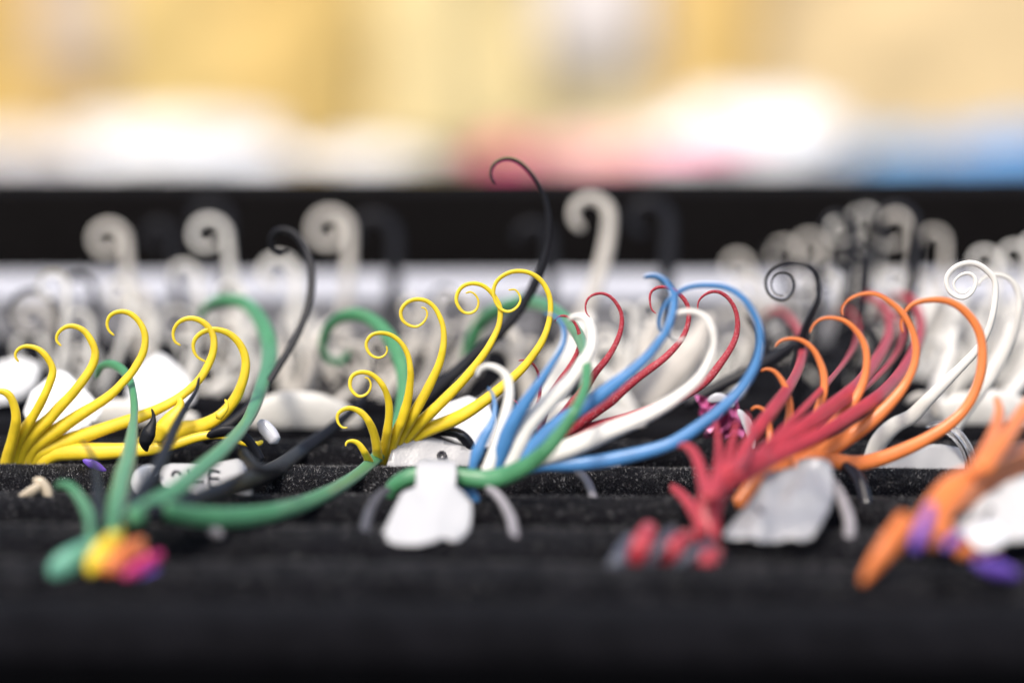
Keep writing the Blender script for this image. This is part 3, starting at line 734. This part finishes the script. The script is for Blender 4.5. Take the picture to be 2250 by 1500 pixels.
rear('black curl in front of the white box at the left', (200, 880), .486, 'black', [(165, 640, 44, 18, dict(turn=.5))])
rear('wide faint black curl left of the middle against the black case', (830, 900), .503, 'black', [(812, 520, 58, 32, dict(turn=.6))])
rear('faint black curl just left of the tallest black curl', (1190, 900), .503, 'black', [(1162, 530, 48, 30, dict(turn=.55))])
rear('dark curl right of the thick bone curl', (1400, 900), .497, 'black', [(1420, 490, 52, 34, dict(turn=.75))])
rear('pair of thin dark loops in front of the case in the right cluster', (1740, 900), .492, 'black', [(1745, 620, 40, 14, dict(turn=.7)), (1700, 560, 26, 12, dict(turn=.8)), (1905, 470, 30, 13, dict(turn=.6))])
rear('thin pale loops low in the right cluster', (1880, 900), .478, 'cream', [(1800, 640, 40, 13, dict(turn=.9)), (1880, 650, 44, 14, dict(turn=.8)), (1640, 640, 38, 13, dict(turn=.9)), (1960, 620, 36, 13, dict(turn=.9))])
rear('left black hook in the right cluster', (1800, 900), .474, 'black', [(1832, 500, 40, 22, dict(turn=.6)), (1876, 560, 30, 30, dict(turn=.45))])
rear('right black hook in the right cluster', (1940, 900), .472, 'black', [(1968, 492, 48, 22, dict(turn=.7, tight=.8, bend=.35))])
rear('dark arching stems behind the orange fan', (1800, 920), .472, 'black', [(1860, 760, 70, 30, dict(turn=.35)), (1800, 800, 50, 30, dict(turn=.3))])

# ------------------------------------------------------------------ price tags
def tag(label, outline, dfun, m='paper', thick=.0003, step=12, wr=.0006, seed=1, name='price_tag'):
    o_ = np.array(outline + [outline[0]], float)
    a = np.vstack([o_[i] + (o_[i + 1] - o_[i]) * np.linspace(0, 1, 4, endpoint=False)[:, None] for i in range(len(outline))])
    a = .8 * a + .1 * (np.roll(a, 1, 0) + np.roll(a, -1, 0))
    bm = bmesh.new()
    f = bm.faces.new([bm.verts.new((x, y, 0)) for x, y in a])
    x0, y0 = a.min(axis=0)
    x1, y1 = a.max(axis=0)
    for ax, lo, hi in ((0, x0, x1), (1, y0, y1)):
        v = lo + step
        while v < hi:
            co = (v, 0, 0) if ax == 0 else (0, v, 0)
            no = (1, 0, 0) if ax == 0 else (0, 1, 0)
            bmesh.ops.bisect_plane(bm, geom=bm.verts[:] + bm.edges[:] + bm.faces[:], plane_co=co, plane_no=no)
            v += step
    bmesh.ops.triangulate(bm, faces=[q for q in bm.faces if len(q.verts) > 4])
    for v in bm.verts:
        x, y = v.co.x, v.co.y
        d = dfun(x, y) + wr * noise.noise(Vector((x * .022, y * .022, seed))) + wr * .22 * noise.noise(Vector((x * .06, y * .06, seed + 4)))
        v.co = P(x, y, d)
    bmesh.ops.recalc_face_normals(bm, faces=bm.faces[:])
    me = bpy.data.meshes.new(name)
    bm.to_mesh(me)
    bm.free()
    me.polygons.foreach_set('use_smooth', [True] * len(me.polygons))
    o = link(name, me, M[m])
    s = o.modifiers.new('thick', 'SOLIDIFY')
    s.thickness = thick
    s.offset = 0
    return tag_obj(o, label, 'price tag', 'price tags on the earrings')

def ink(t_, pts, wpx, dfun, off=.0007, closed=False):
    a = spline(pts, 6)
    C = [P(x, y, dfun(x, y) - off) for x, y in a]
    rad = [wpx / 2 / F * dfun(x, y) * (.85 + .2 * math.sin(i * 1.7)) for i, (x, y) in enumerate(a)]
    vs, fs = tube3(C, rad, .25, 0)
    return link('ink_mark', mesh('ink_mark', vs, fs), M['ink'], t_)

f1 = lambda x, y: .4190 - (y - 1012) * .000148 - .0020 * math.exp(-((y - 1030) / 22) ** 2) + .000012 * abs(x - 955) + .0006 * math.sin((x - 840) * .03 + y * .012)
tag('white folded tag hanging over the green band in front', [(914, 1030), (918, 1016), (935, 1010), (985, 1010), (1001, 1016), (1004, 1040), (1001, 1070), (1016, 1080), (1036, 1105), (1036, 1135), (1031, 1165), (1012, 1186), (993, 1188), (976, 1180), (950, 1190), (918, 1197), (880, 1196), (852, 1190), (840, 1176), (856, 1140), (870, 1109), (884, 1082), (914, 1070)], f1, seed=1.3, wr=.0012)
f2 = lambda x, y: .4465 - (y - 990) * .00003
t_ = tag('silver grey card tag under the sharp yellow fan', [(876, 950), (880, 944), (890, 945), (940, 958), (1000, 975), (1044, 987), (1046, 1010), (1043, 1055), (950, 1056), (842, 1056), (843, 1040), (856, 1002)], f2, m='silver', wr=.0002, seed=2.2)
ink(t_, [(966, 1008), (963, 1002), (965, 996), (971, 993), (977, 997), (978, 1004), (973, 1009), (967, 1008)], 9, f2)
ink(t_, [(965, 1004), (964, 1012), (966, 1024)], 6, f2)
f3 = lambda x, y: .4265 - (y - 1060) * .00008
t_ = tag('white tag lettered in black ink behind the green and black stems', [(352, 1040), (358, 1026), (374, 1019), (420, 1019), (467, 1019), (500, 1012), (523, 1008), (536, 1016), (545, 1034), (557, 1075), (553, 1092), (542, 1103), (515, 1102), (480, 1097), (420, 1082), (358, 1068), (352, 1055)], f3, m='paper', seed=3.1, wr=.0008)
ink(t_, [(378, 1044), (382, 1037), (391, 1036), (396, 1041)], 8, f3)
ink(t_, [(412, 1030), (414, 1045), (418, 1058), (432, 1060), (448, 1058)], 5, f3)
ink(t_, [(462, 1033), (459, 1048), (460, 1066), (472, 1068), (484, 1066)], 5, f3)
ink(t_, [(462, 1034), (472, 1034), (482, 1036)], 6, f3)
ink(t_, [(461, 1050), (470, 1050), (480, 1050)], 6, f3)
rod('tag_fold', [(302, 1088), (301, 1068), (308, 1046), (325, 1035), (345, 1034)], (10, 30, 34, 26), [.427, .4265, .426], 'bright', t_, flat=.35)
f4 = lambda x, y: .4085 - (y - 1010) * .000115 + .00002 * abs(x - 1740) * .5
t_ = tag('crumpled grey silver tag hanging under the orange fan', [(1684, 1040), (1715, 1032), (1749, 1028), (1752, 1010), (1775, 1006), (1808, 1008), (1828, 1020), (1830, 1050), (1832, 1090), (1822, 1120), (1805, 1150), (1785, 1180), (1762, 1188), (1735, 1182), (1710, 1190), (1675, 1190), (1640, 1182), (1610, 1184), (1588, 1176), (1612, 1145), (1643, 1109), (1668, 1070)], f4, m='silver', seed=4.4, wr=.0034)
ink(t_, [(1662, 1112), (1668, 1120), (1676, 1126)], 9, f4, off=.0025)
rod('loop', [(1815, 1040), (1840, 1075), (1858, 1115), (1868, 1150), (1866, 1190)], (18, 24, 26, 24), [.410, .403, .395], 'grey_ring', t_)
f5 = lambda x, y: .4475 - (y - 1000) * .00003 + (abs(x - 1990) * .00001)
tag('white folded tag under the white spiral earring', [(1926, 1056), (1926, 1030), (1950, 1005), (1990, 985), (2040, 974), (2080, 978), (2108, 984), (2122, 1002), (2118, 1056)], f5, seed=5.5, wr=.0005)
f6 = lambda x, y: .388 - (y - 1100) * .00007
t_ = tag('white tag with dark scribble at the right edge under the orange earring', [(2088, 1162), (2120, 1130), (2160, 1092), (2210, 1060), (2280, 1035), (2290, 1180), (2240, 1188), (2200, 1190), (2150, 1188), (2110, 1178)], f6, seed=6.6, wr=.0008)
ink(t_, [(2136, 1148), (2146, 1140), (2150, 1130)], 6, f6)
ink(t_, [(2164, 1140), (2172, 1122), (2178, 1112)], 7, f6)
ink(t_, [(2172, 1124), (2184, 1118)], 6, f6)
f6b = lambda x, y: .3695 - (y - 1170) * .00004
tag('bright white round sticker lying on the orange shaft at the right', [(2130, 1172), (2150, 1152), (2185, 1152), (2208, 1172), (2200, 1196), (2165, 1204), (2140, 1196)], lambda x, y: .3695 - (y - 1170) * .00012, m='bright', seed=7.1)
f7 = lambda x, y: .449 - (y - 880) * .00002
tag('white tag behind the left yellow stems', [(52, 905), (68, 862), (128, 812), (150, 820), (200, 868), (226, 902), (216, 922), (172, 950), (118, 956), (70, 945)], lambda x, y: .4625 - (y - 880) * .00003, seed=8.1, m='bright')
tag('blurred white tag below the black loop at the left edge', [(-20, 800), (40, 785), (90, 800), (80, 850), (40, 880), (-20, 890)], lambda x, y: .497, seed=8.7, m='bright')
tag('blurred white tag behind the fourth yellow stem', [(276, 872), (296, 812), (352, 776), (388, 800), (428, 856), (424, 886), (330, 906)], lambda x, y: .492 - (y - 840) * .00003, seed=9.3, m='bright')
tag('white tag behind the lower stems of the sharp yellow fan', [(950, 920), (985, 885), (1030, 870), (1075, 890), (1095, 930), (1080, 985), (1010, 975), (960, 950)], lambda x, y: .458 - (y - 920) * .00003, seed=9.9, m='bright')
tag('torn white tag end under the long blue curl', [(1285, 1030), (1300, 1012), (1335, 1000), (1362, 1004), (1366, 1035), (1340, 1048), (1290, 1048)], lambda x, y: .4455, seed=10.4, m='silver', wr=.0004)

# ------------------------------------------------------------------ small things
o = rod('glass_bead', [(566, 930), (578, 934), (592, 948), (606, 968)], (22, 34, 34, 28), [.446, .444], 'gloss_white')
tag_obj(o, 'shiny white bead by the green stem behind the left tag', 'bead')
e = thing('horn_tip', 'small pale horn tip stuck in the velvet at the left', 'horn tip', P(75, 1090, .421))
rod('point', [(34, 1098), (52, 1088), (70, 1078), (84, 1068)], (6, 18, 24, 20), [.4225, .4215], 'horn', e)
rod('flare', [(72, 1054), (86, 1056), (98, 1068), (106, 1084), (108, 1102)], (10, 24, 26, 24, 20), .4225, 'horn', e)
o = rod('ribbon_end', [(182, 1010), (197, 1016), (212, 1022), (232, 1034)], (8, 20, 18, 8), .4405, 'purple')
tag_obj(o, 'bit of blue purple ribbon below the left yellow fan', 'ribbon')
o = rod('bead', [(455, 1160), (472, 1166), (486, 1176)], (16, 26, 18), .393, 'grey_ring')
tag_obj(o, 'small grey bead under the long green arm', 'bead')
e = thing('foil_wrapper', 'crinkled pink and silver foil between the blue and red curls', 'foil', P(1560, 920, .455))
vs, fs = [], []
rr = random.Random(4)
for j in range(9):
    for i in range(9):
        vs.append(P(1528 + i * 11 + j * 3 + rr.uniform(-5, 5), 872 + j * 11 + rr.uniform(-5, 5), .458 + rr.uniform(-.003, .003)))
for j in range(8):
    for i in range(8):
        a = j * 9 + i
        fs.append((a, a + 1, a + 10, a + 9))
fo = link('foil_sheet', mesh('foil_sheet', vs, fs, False), M['foil'], e)
so = fo.modifiers.new('thick', 'SOLIDIFY')
so.thickness = .0001
rod('foil_strip', [(1555, 880), (1580, 872), (1600, 884), (1612, 890)], (12, 22, 20, 10), .451, 'gloss_white', e, flat=.3)
rod('foil_strip', [(1622, 900), (1640, 925), (1652, 960), (1655, 985)], (12, 22, 18, 8), .449, 'gloss_white', e, flat=.3)

S.cycles.use_denoising = True
S.cycles.max_bounces = 8
